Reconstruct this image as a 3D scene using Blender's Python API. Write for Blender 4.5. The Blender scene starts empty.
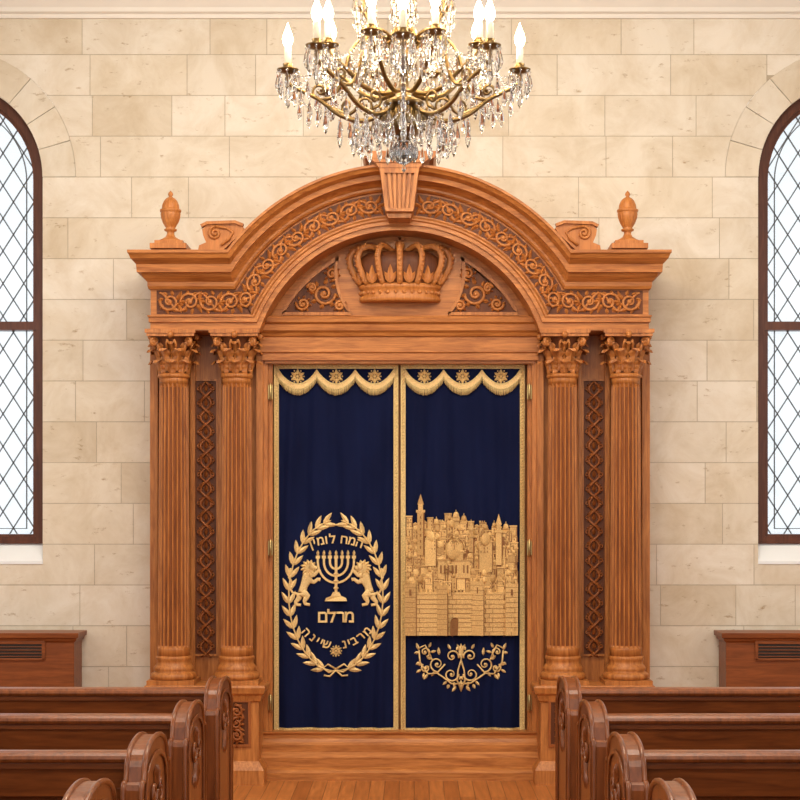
import bpy, bmesh, math, random
from mathutils import Vector, Matrix
random.seed(11)
pi=math.pi
F=1600.0; CAMZ=1.54; CAMY=-9.6
scene=bpy.context.scene
def sc(y): return (y-CAMY)/F
def X(px,y): return (px-400)*sc(y)
def Z(py,y): return CAMZ+(520-py)*sc(y)
def PX(yref,yoff=None,df=None):
    s=sc(yref)
    if yoff is None: yoff=yref
    d=s if df is None else df
    return lambda v: Vector(((v[0]-400)*s, yoff+v[1]*d, CAMZ+(520-v[2])*s))
# ---------------------------------------------------------------- materials
def newmat(name):
    m=bpy.data.materials.new(name); m.use_nodes=True
    nt=m.node_tree; b=nt.nodes['Principled BSDF']; return m,nt,b
def N(nt,t,**k):
    n=nt.nodes.new(t)
    for a,v in k.items():
        try: setattr(n,a,v)
        except Exception: n.inputs[a].default_value=v
    return n
def wood(name,dark,light,stretch=(14,14,1.3),rough=.42,bump=.12,coat=.06,p0=.48):
    m,nt,b=newmat(name); L=nt.links.new
    tc=N(nt,'ShaderNodeTexCoord'); mp=N(nt,'ShaderNodeMapping'); mp.inputs['Scale'].default_value=stretch
    L(tc.outputs['Object'],mp.inputs['Vector'])
    n1=N(nt,'ShaderNodeTexNoise'); n1.inputs['Scale'].default_value=2.4; n1.inputs['Detail'].default_value=8; n1.inputs['Distortion'].default_value=.8; n1.inputs['Roughness'].default_value=.6
    n2=N(nt,'ShaderNodeTexNoise'); n2.inputs['Scale'].default_value=9; n2.inputs['Detail'].default_value=4
    L(mp.outputs[0],n1.inputs['Vector']); L(mp.outputs[0],n2.inputs['Vector'])
    mx=N(nt,'ShaderNodeMath',operation='MULTIPLY_ADD'); mx.inputs[1].default_value=.4
    L(n2.outputs[0],mx.inputs[0]); L(n1.outputs[0],mx.inputs[2])
    cr=N(nt,'ShaderNodeValToRGB'); e=cr.color_ramp.elements
    e[0].position=p0; e[0].color=(*dark,1); e[1].position=.88; e[1].color=(*light,1)
    L(mx.outputs[0],cr.inputs[0]); L(cr.outputs[0],b.inputs['Base Color'])
    bp=N(nt,'ShaderNodeBump'); bp.inputs['Strength'].default_value=bump; bp.inputs['Distance'].default_value=.004
    L(mx.outputs[0],bp.inputs['Height']); L(bp.outputs[0],b.inputs['Normal'])
    b.inputs['Roughness'].default_value=rough; b.inputs['Coat Weight'].default_value=coat; b.inputs['Coat Roughness'].default_value=.25; b.inputs['Specular IOR Level'].default_value=.35
    return m
def plain(name,col,rough=.5,metal=0,noise=.0,nscale=60,bump=0,island=0):
    m,nt,b=newmat(name); L=nt.links.new
    b.inputs['Roughness'].default_value=rough; b.inputs['Metallic'].default_value=metal
    tc=N(nt,'ShaderNodeTexCoord'); n=N(nt,'ShaderNodeTexNoise'); n.inputs['Scale'].default_value=nscale; n.inputs['Detail'].default_value=4
    L(tc.outputs['Object'],n.inputs['Vector'])
    cr=N(nt,'ShaderNodeValToRGB'); e=cr.color_ramp.elements
    e[0].position=.3; e[1].position=.7
    e[0].color=tuple(c*(1-noise) for c in col)+(1,); e[1].color=tuple(min(1,c*(1+noise)) for c in col)+(1,)
    L(n.outputs[0],cr.inputs[0]); src=cr.outputs[0]
    if island:
        ge=N(nt,'ShaderNodeNewGeometry'); c2=N(nt,'ShaderNodeValToRGB'); c2.color_ramp.elements[0].color=(1-island,1-island*1.15,1-island*1.3,1); c2.color_ramp.elements[1].color=(1,1,1,1)
        L(ge.outputs['Random Per Island'],c2.inputs[0]); mx=N(nt,'ShaderNodeMix',data_type='RGBA',blend_type='MULTIPLY'); mx.inputs[0].default_value=1
        L(src,mx.inputs[6]); L(c2.outputs[0],mx.inputs[7]); src=mx.outputs[2]
    L(src,b.inputs['Base Color'])
    if bump:
        bp=N(nt,'ShaderNodeBump'); bp.inputs['Strength'].default_value=bump; bp.inputs['Distance'].default_value=.003
        L(n.outputs[0],bp.inputs['Height']); L(bp.outputs[0],b.inputs['Normal'])
    return m
WD=(.27,.080,.015); WL=(.56,.215,.055)
M_wood=wood('ark_wood',WD,WL)
M_woodh=wood('ark_wood_horizontal',WD,WL,stretch=(1.3,14,14))
M_carve=wood('ark_wood_carved',(.34,.105,.020),(.56,.215,.055),rough=.42)
M_fluteshade=wood('ark_wood_flute_shade',(.145,.038,.008),(.27,.085,.019),rough=.5)  # groove shade painted in as a darker wood colour
M_dark=wood('ark_wood_recess_shade',(.075,.019,.005),(.15,.042,.010),rough=.6)  # carving shade put into the colour of the ground behind the relief
M_red=wood('ark_wood_carved_strip',(.22,.058,.013),(.38,.118,.028),rough=.42)
M_cab=wood('cabinet_wood',(.15,.038,.009),(.28,.08,.02),stretch=(1.3,14,14),rough=.42)
M_pew=wood('pew_wood',(.10,.025,.006),(.22,.060,.014),stretch=(1.3,14,14),rough=.30,coat=.25)
M_pewe=wood('pew_end_wood',(.125,.031,.007),(.26,.073,.017),stretch=(14,14,1.3),rough=.32,coat=.2)
M_frame=wood('window_frame_wood',(.07,.020,.009),(.13,.040,.018),rough=.4)
M_gold=plain('gold_embroidery',(.80,.55,.24),.5,.22,.3,260,.5)
M_goldp=plain('gold_braid',(.66,.48,.20),.55,.2,.4,220,.7)
M_city=plain('city_embroidery',(.88,.52,.20),.6,.12,.3,200,.8,.40)
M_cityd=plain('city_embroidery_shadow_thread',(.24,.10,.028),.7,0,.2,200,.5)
M_brass=plain('aged_brass',(.26,.17,.07),.30,.95,.3,40,.1)
M_hinge=plain('hinge_brass',(.45,.33,.14),.35,.9,.1,40)
M_wax=plain('candle_sleeve',(.85,.78,.60),.4)
M_white=plain('painted_plaster',(.84,.81,.75),.7,0,.03,4)
M_sill=plain('sill_paint',(.86,.90,.93),.5,0,.02,4)
M_ceil=plain('ceiling_plaster',(.80,.77,.70),.8,0,.02,3)
M_lead=plain('lead_came',(.14,.16,.18),.5,.3)
M_grille=plain('grille_dark',(.02,.012,.008),.6)
# velvet
m,nt,b=newmat('navy_velvet'); L=nt.links.new
b.inputs['Roughness'].default_value=.75; b.inputs['Sheen Weight'].default_value=.10; b.inputs['Sheen Tint'].default_value=(.15,.25,.8,1); b.inputs['Specular IOR Level'].default_value=.08
tc=N(nt,'ShaderNodeTexCoord'); n=N(nt,'ShaderNodeTexNoise'); n.inputs['Scale'].default_value=3; n.inputs['Detail'].default_value=4
mp=N(nt,'ShaderNodeMapping'); mp.inputs['Scale'].default_value=(2,2,.7); L(tc.outputs['Object'],mp.inputs['Vector'])
L(mp.outputs[0],n.inputs['Vector']); cr=N(nt,'ShaderNodeValToRGB'); cr.color_ramp.elements[0].position=.25; cr.color_ramp.elements[0].color=(.0030,.0052,.027,1); cr.color_ramp.elements[1].position=.8; cr.color_ramp.elements[1].color=(.0058,.010,.046,1)
L(n.outputs[0],cr.inputs[0]); L(cr.outputs[0],b.inputs['Base Color']); M_velvet=m
# limestone
def stone(name):
    m,nt,b=newmat(name); L=nt.links.new
    ge=N(nt,'ShaderNodeNewGeometry'); tc=N(nt,'ShaderNodeTexCoord')
    cr=N(nt,'ShaderNodeValToRGB'); e=cr.color_ramp.elements
    e[0].position=0; e[0].color=(.68,.605,.485,1); e[1].position=1; e[1].color=(.83,.78,.69,1)
    q=e.new(.35); q.color=(.78,.715,.60,1); q=e.new(.65); q.color=(.75,.695,.595,1)
    L(ge.outputs['Random Per Island'],cr.inputs[0])
    n=N(nt,'ShaderNodeTexNoise'); n.inputs['Scale'].default_value=3.2; n.inputs['Detail'].default_value=9; n.inputs['Roughness'].default_value=.68; n.inputs['Distortion'].default_value=.6
    L(tc.outputs['Object'],n.inputs['Vector'])
    c2=N(nt,'ShaderNodeValToRGB'); c2.color_ramp.elements[0].position=.3; c2.color_ramp.elements[0].color=(.82,.76,.67,1); c2.color_ramp.elements[1].position=.6; c2.color_ramp.elements[1].color=(1,1,1,1)
    L(n.outputs[0],c2.inputs[0])
    mx=N(nt,'ShaderNodeMix',data_type='RGBA',blend_type='MULTIPLY'); mx.inputs[0].default_value=1
    L(cr.outputs[0],mx.inputs[6]); L(c2.outputs[0],mx.inputs[7])
    n3=N(nt,'ShaderNodeTexNoise'); n3.inputs['Scale'].default_value=22; n3.inputs['Detail'].default_value=6; n3.inputs['Roughness'].default_value=.7
    mp=N(nt,'ShaderNodeMapping'); mp.inputs['Scale'].default_value=(.5,1,1.2); L(tc.outputs['Object'],mp.inputs['Vector']); L(mp.outputs[0],n3.inputs['Vector'])
    c3=N(nt,'ShaderNodeValToRGB'); c3.color_ramp.elements[0].position=.29; c3.color_ramp.elements[0].color=(.62,.52,.40,1); c3.color_ramp.elements[1].position=.38; c3.color_ramp.elements[1].color=(1,1,1,1)
    L(n3.outputs[0],c3.inputs[0])
    m2=N(nt,'ShaderNodeMix',data_type='RGBA',blend_type='MULTIPLY'); m2.inputs[0].default_value=1
    L(mx.outputs[2],m2.inputs[6]); L(c3.outputs[0],m2.inputs[7]); L(m2.outputs[2],b.inputs['Base Color'])
    bp=N(nt,'ShaderNodeBump'); bp.inputs['Strength'].default_value=.3; bp.inputs['Distance'].default_value=.004
    L(n3.outputs[0],bp.inputs['Height']); L(bp.outputs[0],b.inputs['Normal'])
    b.inputs['Roughness'].default_value=.75
    return m
M_stone=stone('limestone_block')
M_mortar=plain('mortar',(.48,.41,.31),.9,0,.1,30)
# floor
m,nt,b=newmat('oak_plank_floor'); L=nt.links.new
tc=N(nt,'ShaderNodeTexCoord'); mp=N(nt,'ShaderNodeMapping'); mp.inputs['Rotation'].default_value=(0,0,pi/2); L(tc.outputs['Object'],mp.inputs['Vector'])
br=N(nt,'ShaderNodeTexBrick'); br.inputs['Scale'].default_value=1; br.inputs['Brick Width'].default_value=1.4; br.inputs['Row Height'].default_value=.085; br.inputs['Mortar Size'].default_value=.002
br.inputs['Color1'].default_value=(.40,.125,.028,1); br.inputs['Color2'].default_value=(.58,.21,.055,1); br.inputs['Mortar'].default_value=(.12,.04,.012,1)
L(mp.outputs[0],br.inputs['Vector'])
mp2=N(nt,'ShaderNodeMapping'); mp2.inputs['Scale'].default_value=(22,1.6,1); L(tc.outputs['Object'],mp2.inputs['Vector'])
n=N(nt,'ShaderNodeTexNoise'); n.inputs['Scale'].default_value=2; n.inputs['Detail'].default_value=6; L(mp2.outputs[0],n.inputs['Vector'])
cr=N(nt,'ShaderNodeValToRGB'); cr.color_ramp.elements[0].position=.3; cr.color_ramp.elements[0].color=(.65,.6,.55,1); cr.color_ramp.elements[1].position=.65; cr.color_ramp.elements[1].color=(1,1,1,1); L(n.outputs[0],cr.inputs[0])
mx=N(nt,'ShaderNodeMix',data_type='RGBA',blend_type='MULTIPLY'); mx.inputs[0].default_value=1; L(br.outputs[0],mx.inputs[6]); L(cr.outputs[0],mx.inputs[7]); L(mx.outputs[2],b.inputs['Base Color'])
b.inputs['Roughness'].default_value=.3; M_floor=m
# crystal
m,nt,b=newmat('crystal'); b.inputs['Transmission Weight'].default_value=1; b.inputs['Roughness'].default_value=.02; b.inputs['IOR'].default_value=1.6; b.inputs['Base Color'].default_value=(.98,.99,1,1); M_crys=m
# flame bulb
m,nt,b=newmat('flame_bulb'); b.inputs['Emission Color'].default_value=(1,.80,.48,1); b.inputs['Emission Strength'].default_value=26; b.inputs['Base Color'].default_value=(1,.9,.7,1); M_flame=m
# window glass
m,nt,b=newmat('leaded_glass'); L=nt.links.new; nt.nodes.remove(b)
out=nt.nodes['Material Output']; tr=N(nt,'ShaderNodeBsdfTransparent'); tr.inputs[0].default_value=(.96,.985,1,1)
tl=N(nt,'ShaderNodeBsdfTranslucent'); tl.inputs[0].default_value=(.95,.98,1,1); gl=N(nt,'ShaderNodeBsdfGlossy'); gl.inputs['Roughness'].default_value=.15
mi=N(nt,'ShaderNodeMixShader'); tc=N(nt,'ShaderNodeTexCoord'); n=N(nt,'ShaderNodeTexNoise'); n.inputs['Scale'].default_value=5; L(tc.outputs['Object'],n.inputs['Vector'])
ma=N(nt,'ShaderNodeMath',operation='MULTIPLY'); ma.inputs[1].default_value=.35; L(n.outputs[0],ma.inputs[0]); L(ma.outputs[0],mi.inputs[0])
L(tr.outputs[0],mi.inputs[1]); L(tl.outputs[0],mi.inputs[2]); mi2=N(nt,'ShaderNodeMixShader'); mi2.inputs[0].default_value=.03
L(mi.outputs[0],mi2.inputs[1]); L(gl.outputs[0],mi2.inputs[2]); L(mi2.outputs[0],out.inputs[0]); M_glass=m
# ---------------------------------------------------------------- mesh builder
class MB:
    def __init__(s,xf=None): s.v=[];s.f=[];s.m=[];s.s=[];s.xf=xf
    def add(s,vs,fs,mat=0,smooth=False):
        o=len(s.v); xf=s.xf
        s.v+= [xf(v) if xf else Vector(v) for v in vs]
        for f in fs: s.f.append([i+o for i in f]); s.m.append(mat); s.s.append(smooth)
    def box(s,x0,x1,y0,y1,z0,z1,mat=0):
        s.add([(x0,y0,z0),(x1,y0,z0),(x1,y1,z0),(x0,y1,z0),(x0,y0,z1),(x1,y0,z1),(x1,y1,z1),(x0,y1,z1)],
              [(0,1,2,3),(4,7,6,5),(0,4,5,1),(1,5,6,2),(2,6,7,3),(3,7,4,0)],mat)
    def prism(s,poly,y0,y1,mat=0,smooth=False):
        n=len(poly)
        s.add([(a,y0,b) for a,b in poly]+[(a,y1,b) for a,b in poly],
              [list(range(n)),list(range(2*n-1,n-1,-1))]+[(i,(i+1)%n,(i+1)%n+n,i+n) for i in range(n)],mat,smooth)
    def ring(s,outer,inner,y0,y1,mat=0,closed=True):
        n=len(outer); vs=[(a,y0,b) for a,b in outer]+[(a,y0,b) for a,b in inner]+[(a,y1,b) for a,b in outer]+[(a,y1,b) for a,b in inner]
        fs=[]
        for i in range(n if closed else n-1):
            j=(i+1)%n
            fs+=[(i,j,n+j,n+i),(2*n+i,3*n+i,3*n+j,2*n+j),(i,2*n+i,2*n+j,j),(n+i,n+j,3*n+j,3*n+i)]
        if not closed:
            fs+=[(0,n,3*n,2*n),(n-1,3*n-1,4*n-1,2*n-1)]
        s.add(vs,fs,mat)
    def ribbon(s,pts,w,h,mat=0,closed=False,y=0):
        n=len(pts); o=[];i_=[]
        for k in range(n):
            a=pts[k-1] if (k>0 or closed) else pts[k]; b=pts[(k+1)%n] if (k<n-1 or closed) else pts[k]
            dx,dz=b[0]-a[0],b[1]-a[1]; l=math.hypot(dx,dz) or 1; nx,nz=-dz/l,dx/l
            ww=w[k] if isinstance(w,(list,tuple)) else w
            o.append((pts[k][0]+nx*ww/2,pts[k][1]+nz*ww/2)); i_.append((pts[k][0]-nx*ww/2,pts[k][1]-nz*ww/2))
        s.ring(o,i_,y-h,y,mat,closed)
    def tube(s,pts,r,seg=6,mat=0,closed=False,smooth=True):
        P=[Vector(p) for p in pts]; n=len(P)
        T=[]
        for i in range(n):
            a=P[i-1] if (i>0 or closed) else P[i]; b=P[(i+1)%n] if (i<n-1 or closed) else P[i]
            t=(b-a); T.append(t.normalized() if t.length>1e-9 else Vector((0,0,1)))
        u=T[0].orthogonal().normalized(); vs=[]
        for i in range(n):
            u=(u-T[i]*u.dot(T[i])); u=u.normalized() if u.length>1e-6 else T[i].orthogonal().normalized()
            w=T[i].cross(u); rr=r[i] if isinstance(r,(list,tuple)) else r
            for k in range(seg):
                a=2*pi*k/seg; vs.append(P[i]+(u*math.cos(a)+w*math.sin(a))*rr)
        fs=[]
        for i in range(n if closed else n-1):
            j=(i+1)%n
            for k in range(seg):
                l=(k+1)%seg; fs.append((i*seg+k,i*seg+l,j*seg+l,j*seg+k))
        if not closed: fs+= [list(range(seg))[::-1],[(n-1)*seg+k for k in range(seg)]]
        s.add(vs,fs,mat,smooth)
    def lathe(s,cx,cy,prof,seg=24,mat=0,smooth=True,rf=None):
        vs=[];n=len(prof)
        for (r,z) in prof:
            for k in range(seg):
                a=2*pi*k/seg; rr=max(r,1e-4)*(rf(a,z) if rf else 1)
                vs.append((cx+rr*math.cos(a),cy+rr*math.sin(a),z))
        fs=[(i*seg+k,i*seg+(k+1)%seg,(i+1)*seg+(k+1)%seg,(i+1)*seg+k) for i in range(n-1) for k in range(seg)]
        fs+=[list(range(seg)),[(n-1)*seg+k for k in range(seg)]]
        s.add(vs,fs,mat,smooth)
    def ell(s,c,r,ang=0,seg=10,rings=6,mat=0):
        vs=[];ca,sa=math.cos(ang),math.sin(ang)
        for i in range(rings+1):
            ph=pi*i/rings
            for k in range(seg):
                a=2*pi*k/seg
                x=r[0]*math.sin(ph)*math.cos(a)+1e-5*math.cos(a); y=r[1]*math.sin(ph)*math.sin(a); z=r[2]*math.cos(ph)
                vs.append((c[0]+x*ca-z*sa,c[1]+y,c[2]+x*sa+z*ca))
        fs=[(i*seg+k,i*seg+(k+1)%seg,(i+1)*seg+(k+1)%seg,(i+1)*seg+k) for i in range(rings) for k in range(seg)]
        s.add(vs,fs,mat,True)
    def leaf(s,a,b,ang,l,w,h,mat=0,y=0):
        c,sn=math.cos(ang),math.sin(ang)
        def p(u,v,d): return (a+u*c-v*sn,y-d,b+u*sn+v*c)
        vs=[p(0,0,h*.3),p(l,0,h*.2)]+[p(l*t,0,h) for t in(.25,.5,.75)]+[p(l*t,w*.5*q,0) for t,q in((.22,.8),(.5,1),(.78,.62))]+[p(l*t,-w*.5*q,0) for t,q in((.22,.8),(.5,1),(.78,.62))]
        s.add(vs,[(0,2,5),(2,3,6,5),(3,4,7,6),(4,1,7),(0,8,2),(2,8,9,3),(3,9,10,4),(4,10,1)],mat,False)
    def stack(s,x0,x1,yf,yb,prof,mat=0,side=1):
        vs=[]
        for z,p in prof: vs+=[(x0-p*side,yf-p,z),(x1+p*side,yf-p,z),(x1+p*side,yb,z),(x0-p*side,yb,z)]
        n=len(prof); fs=[(i*4+k,i*4+(k+1)%4,(i+1)*4+(k+1)%4,(i+1)*4+k) for i in range(n-1) for k in range(4)]
        fs+=[(0,1,2,3),((n-1)*4,(n-1)*4+1,(n-1)*4+2,(n-1)*4+3)]
        s.add(vs,fs,mat)
    def exx(s,prof,x0,x1,mat=0):
        n=len(prof); s.add([(x0,a,b) for a,b in prof]+[(x1,a,b) for a,b in prof],
            [list(range(n)),list(range(2*n-1,n-1,-1))]+[(i,(i+1)%n,(i+1)%n+n,i+n) for i in range(n)],mat)
    def build(s,name,mats,parent=None,bevel=0):
        me=bpy.data.meshes.new(name); me.from_pydata([tuple(v) for v in s.v],[],s.f)
        for m in mats: me.materials.append(m)
        me.polygons.foreach_set('material_index',s.m); me.polygons.foreach_set('use_smooth',s.s)
        bm=bmesh.new(); bm.from_mesh(me); bmesh.ops.recalc_face_normals(bm,faces=bm.faces[:]); bm.to_mesh(me); bm.free(); me.update()
        ob=bpy.data.objects.new(name,me); scene.collection.objects.link(ob)
        if parent: ob.parent=parent
        if bevel:
            md=ob.modifiers.new('bevel','BEVEL'); md.width=bevel; md.segments=2; md.limit_method='ANGLE'; md.angle_limit=math.radians(50); md.harden_normals=False
        return ob
def empty(name,loc=(0,0,0)):
    e=bpy.data.objects.new(name,None); scene.collection.objects.link(e); e.location=loc; e.empty_display_size=.1; return e
def spiral(cx,cz,r,turns=1.6,a0=pi,d=1,y=-1,rmin=.15,n=22):
    out=[]
    for i in range(n):
        t=i/(n-1); a=a0+d*turns*2*pi*t; rr=r*(1-(1-rmin)*t**.85); out.append((cx+rr*math.cos(a),y,cz+rr*math.sin(a)))
    return out
def vine(mb,P,L_,h,unit,mat=0,tr=1.3):
    n=max(1,round(L_/unit)); u=L_/n
    stem=[]
    for i in range(n*8+1):
        q=i/8; s_=q*u; a,b=P(s_,-h*.72*math.cos(q*pi)); stem.append((a,-.8,b))
    mb.tube(stem,tr,5,mat)
    for i in range(n):
        s0=(i+.5)*u; sg=1 if i%2 else -1; r=min(h*.82,u*.5)
        pts=[]
        for (x,y,z) in spiral(0,0,r,1.5,pi*.95,1,-1.6,.16,20):
            a,b=P(s0+x,sg*z); pts.append((a,y,b))
        mb.tube(pts,[tr*(1.2-.5*k/19) for k in range(20)],5,mat)
        a,b=P(s0,0); mb.ell((a,-1.6,b),(r*.26,2,r*.26),0,8,5,mat)
        for k in range(8):
            an=2*pi*k/8+.3; x,z=r*.7*math.cos(an),r*.7*math.sin(an)
            a,b=P(s0+x,sg*z); a2,b2=P(s0+x+math.cos(an+.8)*2,sg*(z+math.sin(an+.8)*2))
            mb.leaf(a,b,math.atan2(b2-b,a2-a),h*.5,h*.32,2.6,mat,y=-.3)
        for k in(-1,0,1):
            a,b=P(s0+u*.42,k*h*.15); a2,b2=P(s0+u*.42+.7,k*h*.15+k*2); mb.leaf(a,b,math.atan2(b2-b,a2-a),h*.8,h*.34,2.8,mat,y=-.3)
# ---------------------------------------------------------------- ROOM
YW=.30; SW=sc(YW); HX=4.1; CEIL=4.95
def WX(px): return (px-400)*SW
def WZ(py): return CAMZ+(520-py)*SW
WC=(-55,855); SPR=177; RI=97; RO=130; SILL=563
def hole(z):
    if z>SILL: return -1
    if z>=SPR: return RI
    d=SPR-z
    return math.sqrt(RO*RO-d*d) if d<RO else -1
PL=400-HX/SW; PR=400+HX/SW; PB=520+CAMZ/SW; PT=520-(CEIL-CAMZ)/SW
def zsamp(z0,z1,n=6):
    zs=[z0+(z1-z0)*i/n for i in range(n+1)]
    for j in(SPR,SILL,SPR-RO):
        if z0<j<z1: zs+=[j-.02,j+.02]
    return sorted(zs)
def slab(mb,x0,x1,z0,z1,y0,y1,mat,n=6):
    zs=zsamp(z0,z1,n); Lh=[];Rh=[]
    for z in zs:
        h=hole(z); lo,hi=x0,x1
        if h>0:
            for c in WC:
                if x0>=c-.5 and x0<c+h+.3: lo=max(lo,c+h+.3)
                if x1<=c+.5 and x1>c-h-.3: hi=min(hi,c-h-.3)
        if lo>hi: lo=hi=(x0 if hi<x1 else x1)
        Lh.append(lo);Rh.append(hi)
    if max(b-a for a,b in zip(Lh,Rh))<1.5: return
    run=[]
    def flush():
        if len(run)>1:
            poly=[(Lh[i],zs[i]) for i in run]+[(Rh[i],zs[i]) for i in reversed(run)]
            cl=[poly[0]]
            for p in poly[1:]:
                if abs(p[0]-cl[-1][0])+abs(p[1]-cl[-1][1])>.005: cl.append(p)
            mb.prism(cl,y0,y1,mat)
    for i in range(len(zs)):
        if Rh[i]-Lh[i]>.2: run.append(i)
        else: flush(); run=[]
    flush()
mb=MB(PX(YW,0,1))
p=40.8
zs=[SPR+p*k for k in range(-12,18)]
for k in range(len(zs)-1):
    a,b=max(zs[k],PT),min(zs[k+1],PB)
    if b-a<2: continue
    g=.38
    bounds=[PL]+[WC[0],WC[1]]+[PR]
    for r in range(3):
        x=bounds[r]; e=bounds[r+1]; first=True
        while x<e-1:
            w=random.choice((random.uniform(44,70),random.uniform(70,100),random.uniform(95,135)))
            if first: w=random.uniform(60,130)+(60 if r else 0); first=False
            x2=x+w
            if e-x2<45: x2=e
            slab(mb,x+g,x2-g,a+g,b-g,YW,YW+.02,0); x=x2
for r in range(3):
    slab(mb,[PL,WC[0],WC[1]][r],[WC[0],WC[1],PR][r],PT,PB,YW+.0025,YW+.03,1,n=90)
for c in WC:
    nv=11
    for k in range(nv):
        a0=pi*k/nv+.003; a1=pi*(k+1)/nv-.003
        o=[(c+RO*math.cos(a0+(a1-a0)*t/5),SPR-RO*math.sin(a0+(a1-a0)*t/5)) for t in range(6)]
        i_=[(c+RI*math.cos(a0+(a1-a0)*t/5),SPR-RI*math.sin(a0+(a1-a0)*t/5)) for t in range(6)]
        mb.prism(o+i_[::-1],YW-.0,YW+.03,0)
    out=[(c-RI,SILL),(c-RI,SPR)]+[(c-RI*math.cos(pi*t/40),SPR-RI*math.sin(pi*t/40)) for t in range(1,40)]+[(c+RI,SPR),(c+RI,SILL)]
    big=[(c+(a-c)*1.06,SPR-(SPR-b)*1.06 if b<SPR else b+0) for a,b in out]
    mb.ring(out+[],big,YW+.012,YW+.34,0,closed=False)
wall=mb.build('wall_back',[M_stone,M_mortar])
def winshape(c,d):
    h=RI-d
    return [(c-h,543-d*.7),(c-h,SPR)]+[(c-h*math.cos(pi*t/40),SPR-h*math.sin(pi*t/40)) for t in range(1,40)]+[(c+h,SPR),(c+h,543-d*.7)]
for wi,c in enumerate(WC):
    e=empty('window_%d'%(wi+1),(WX(c),YW,WZ(400)))
    inv=Matrix.Translation(-Vector(e.location))
    mb=MB(PX(YW,0,1))
    mb.ring(winshape(c,-1),winshape(c,9),.365,.47,0)
    mb.ring(winshape(c,9),winshape(c,12.5),.385,.45,0)
    mb.box(c-RI+8,c+RI-8,.375,.46,320,328.5,0)
    yl=.425; hw=RI-11
    def inside(x,z):
        if z>534: return False
        if z>=SPR: return abs(x)<hw
        return x*x+(SPR-z)**2<hw*hw
    for sg in(-1,1):
        for k in range(-24,25):
            run=[]
            for i in range(0,460):
                z=80+i; x=sg*((z-330)/33.0+k)*21.0
                if inside(x,z): run.append((c+x,yl,z))
                elif len(run)>1: break
            if len(run)>1:
                q=.7; r0,r1=run[0],run[-1]
                mb.add([(r0[0]-q,yl-.004,r0[2]),(r0[0]+q,yl-.004,r0[2]),(r1[0]+q,yl-.004,r1[2]),(r1[0]-q,yl-.004,r1[2]),
                (r0[0]-q,yl+.004,r0[2]),(r0[0]+q,yl+.004,r0[2]),(r1[0]+q,yl+.004,r1[2]),(r1[0]-q,yl+.004,r1[2])],[(0,1,2,3),(4,7,6,5),(0,4,5,1),(1,5,6,2),(2,6,7,3),(3,7,4,0)],1)
    mb.ring(winshape(c,20),winshape(c,21.1),yl-.004,yl+.004,1)
    o1=mb.build('frame_and_leading',[M_frame,M_lead],e)
    mb=MB(PX(YW,0,1)); mb.prism(winshape(c,6),yl-.002,yl+.002,0); o2=mb.build('glass',[M_glass],e)
    mb=MB(PX(YW,0,1)); mb.add([(c-RI-.5,YW-.006,SILL+1),(c+RI+.5,YW-.006,SILL+1),(c+RI+.5,.5,SILL+1),(c-RI-.5,.5,SILL+1),(c-RI-.5,YW-.006,SILL-2),(c+RI+.5,YW-.006,SILL-2),(c+RI+.5,.40,541),(c-RI-.5,.40,541)],
        [(0,1,2,3),(4,7,6,5),(0,4,5,1),(1,5,6,2),(2,6,7,3),(3,7,4,0)],0)
    o3=mb.build('sill',[M_sill],e)
    for o in(o1,o2,o3): o.matrix_parent_inverse=inv
YB=-11.0
mb=MB(); mb.box(-HX,HX,YB,YW+.03,-.06,0); mb.build('floor',[M_floor])
mb=MB(); mb.box(-HX,HX,YB,YW+.03,CEIL,CEIL+.06); mb.build('ceiling',[M_ceil])
for nm,x0,x1 in(('wall_left',-HX-.1,-HX),('wall_right',HX,HX+.1)):
    mb=MB(); mb.box(x0,x1,YB,YW+.03,0,CEIL); mb.build(nm,[M_white])
cz=[(0,WZ(19)),(-.02,WZ(19)),(-.025,WZ(15.5)),(-.05,WZ(14)),(-.055,WZ(10)),(-.10,WZ(2)),(-.17,WZ(-10)),(-.19,WZ(-12)),(-.19,WZ(-18)),(-.22,WZ(-20)),(-.22,CEIL),(0,CEIL)]
mb=MB(); mb.exx([(YW+a,b) for a,b in cz],-HX,HX); mb.build('trim_1',[M_white])
mb=MB(); mb.exx([(YW,0),(YW-.025,0),(YW-.025,.13),(YW-.012,.16),(YW,.16)],-HX,HX); mb.build('baseboard_back',[M_wood])
# ---------------------------------------------------------------- ARK
ark=empty('torah_ark')
CX,CY=400,378
def ring_rail(hy,R,p,pb=None,nseg=48):
    s=sc(-p); dy=CY-hy; xo=math.sqrt(R*R-dy*dy); a0=math.asin(dy/R)
    xe=1.455+(max(p,.26)-.26)*.56
    yy=-p if pb is None else pb
    px=[(400-xo,hy)]+[(400+R*math.cos(pi-a0-(pi-2*a0)*t/nseg),CY-R*math.sin(pi-a0-(pi-2*a0)*t/nseg)) for t in range(1,nseg)]+[(400+xo,hy)]
    f=lambda q:((q[0]-400)*s,yy,CAMZ+(520-q[1])*s)
    z=CAMZ+(520-hy)*s
    return [(-xe,YW,z),(-xe,yy,z)]+[f(q) for q in px]+[(xe,yy,z),(xe,YW,z)]
prof=[(330,148,.26,-.03),(330,148,.26),(323,153,.26),(322,153.5,.275),(317.5,157,.275),(316.5,158.5,.285),(315,160,.285),(315,162,.25),(289,186,.25),(289,187.5,.275),(286,189.5,.285),(282,191.5,.285),(280,194,.30),(276,197,.325),(273,198.5,.335),(272,199,.37),(264,204,.375),(262,205.5,.39),(258,208,.42),(253.5,212,.435),(252.5,212.5,.445),(249.5,215,.445),(249.5,215,.445,YW)]
rails=[ring_rail(*q) for q in prof]
mb=MB(); n=len(rails[0]); vs=[v for r in rails for v in r]
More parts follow.
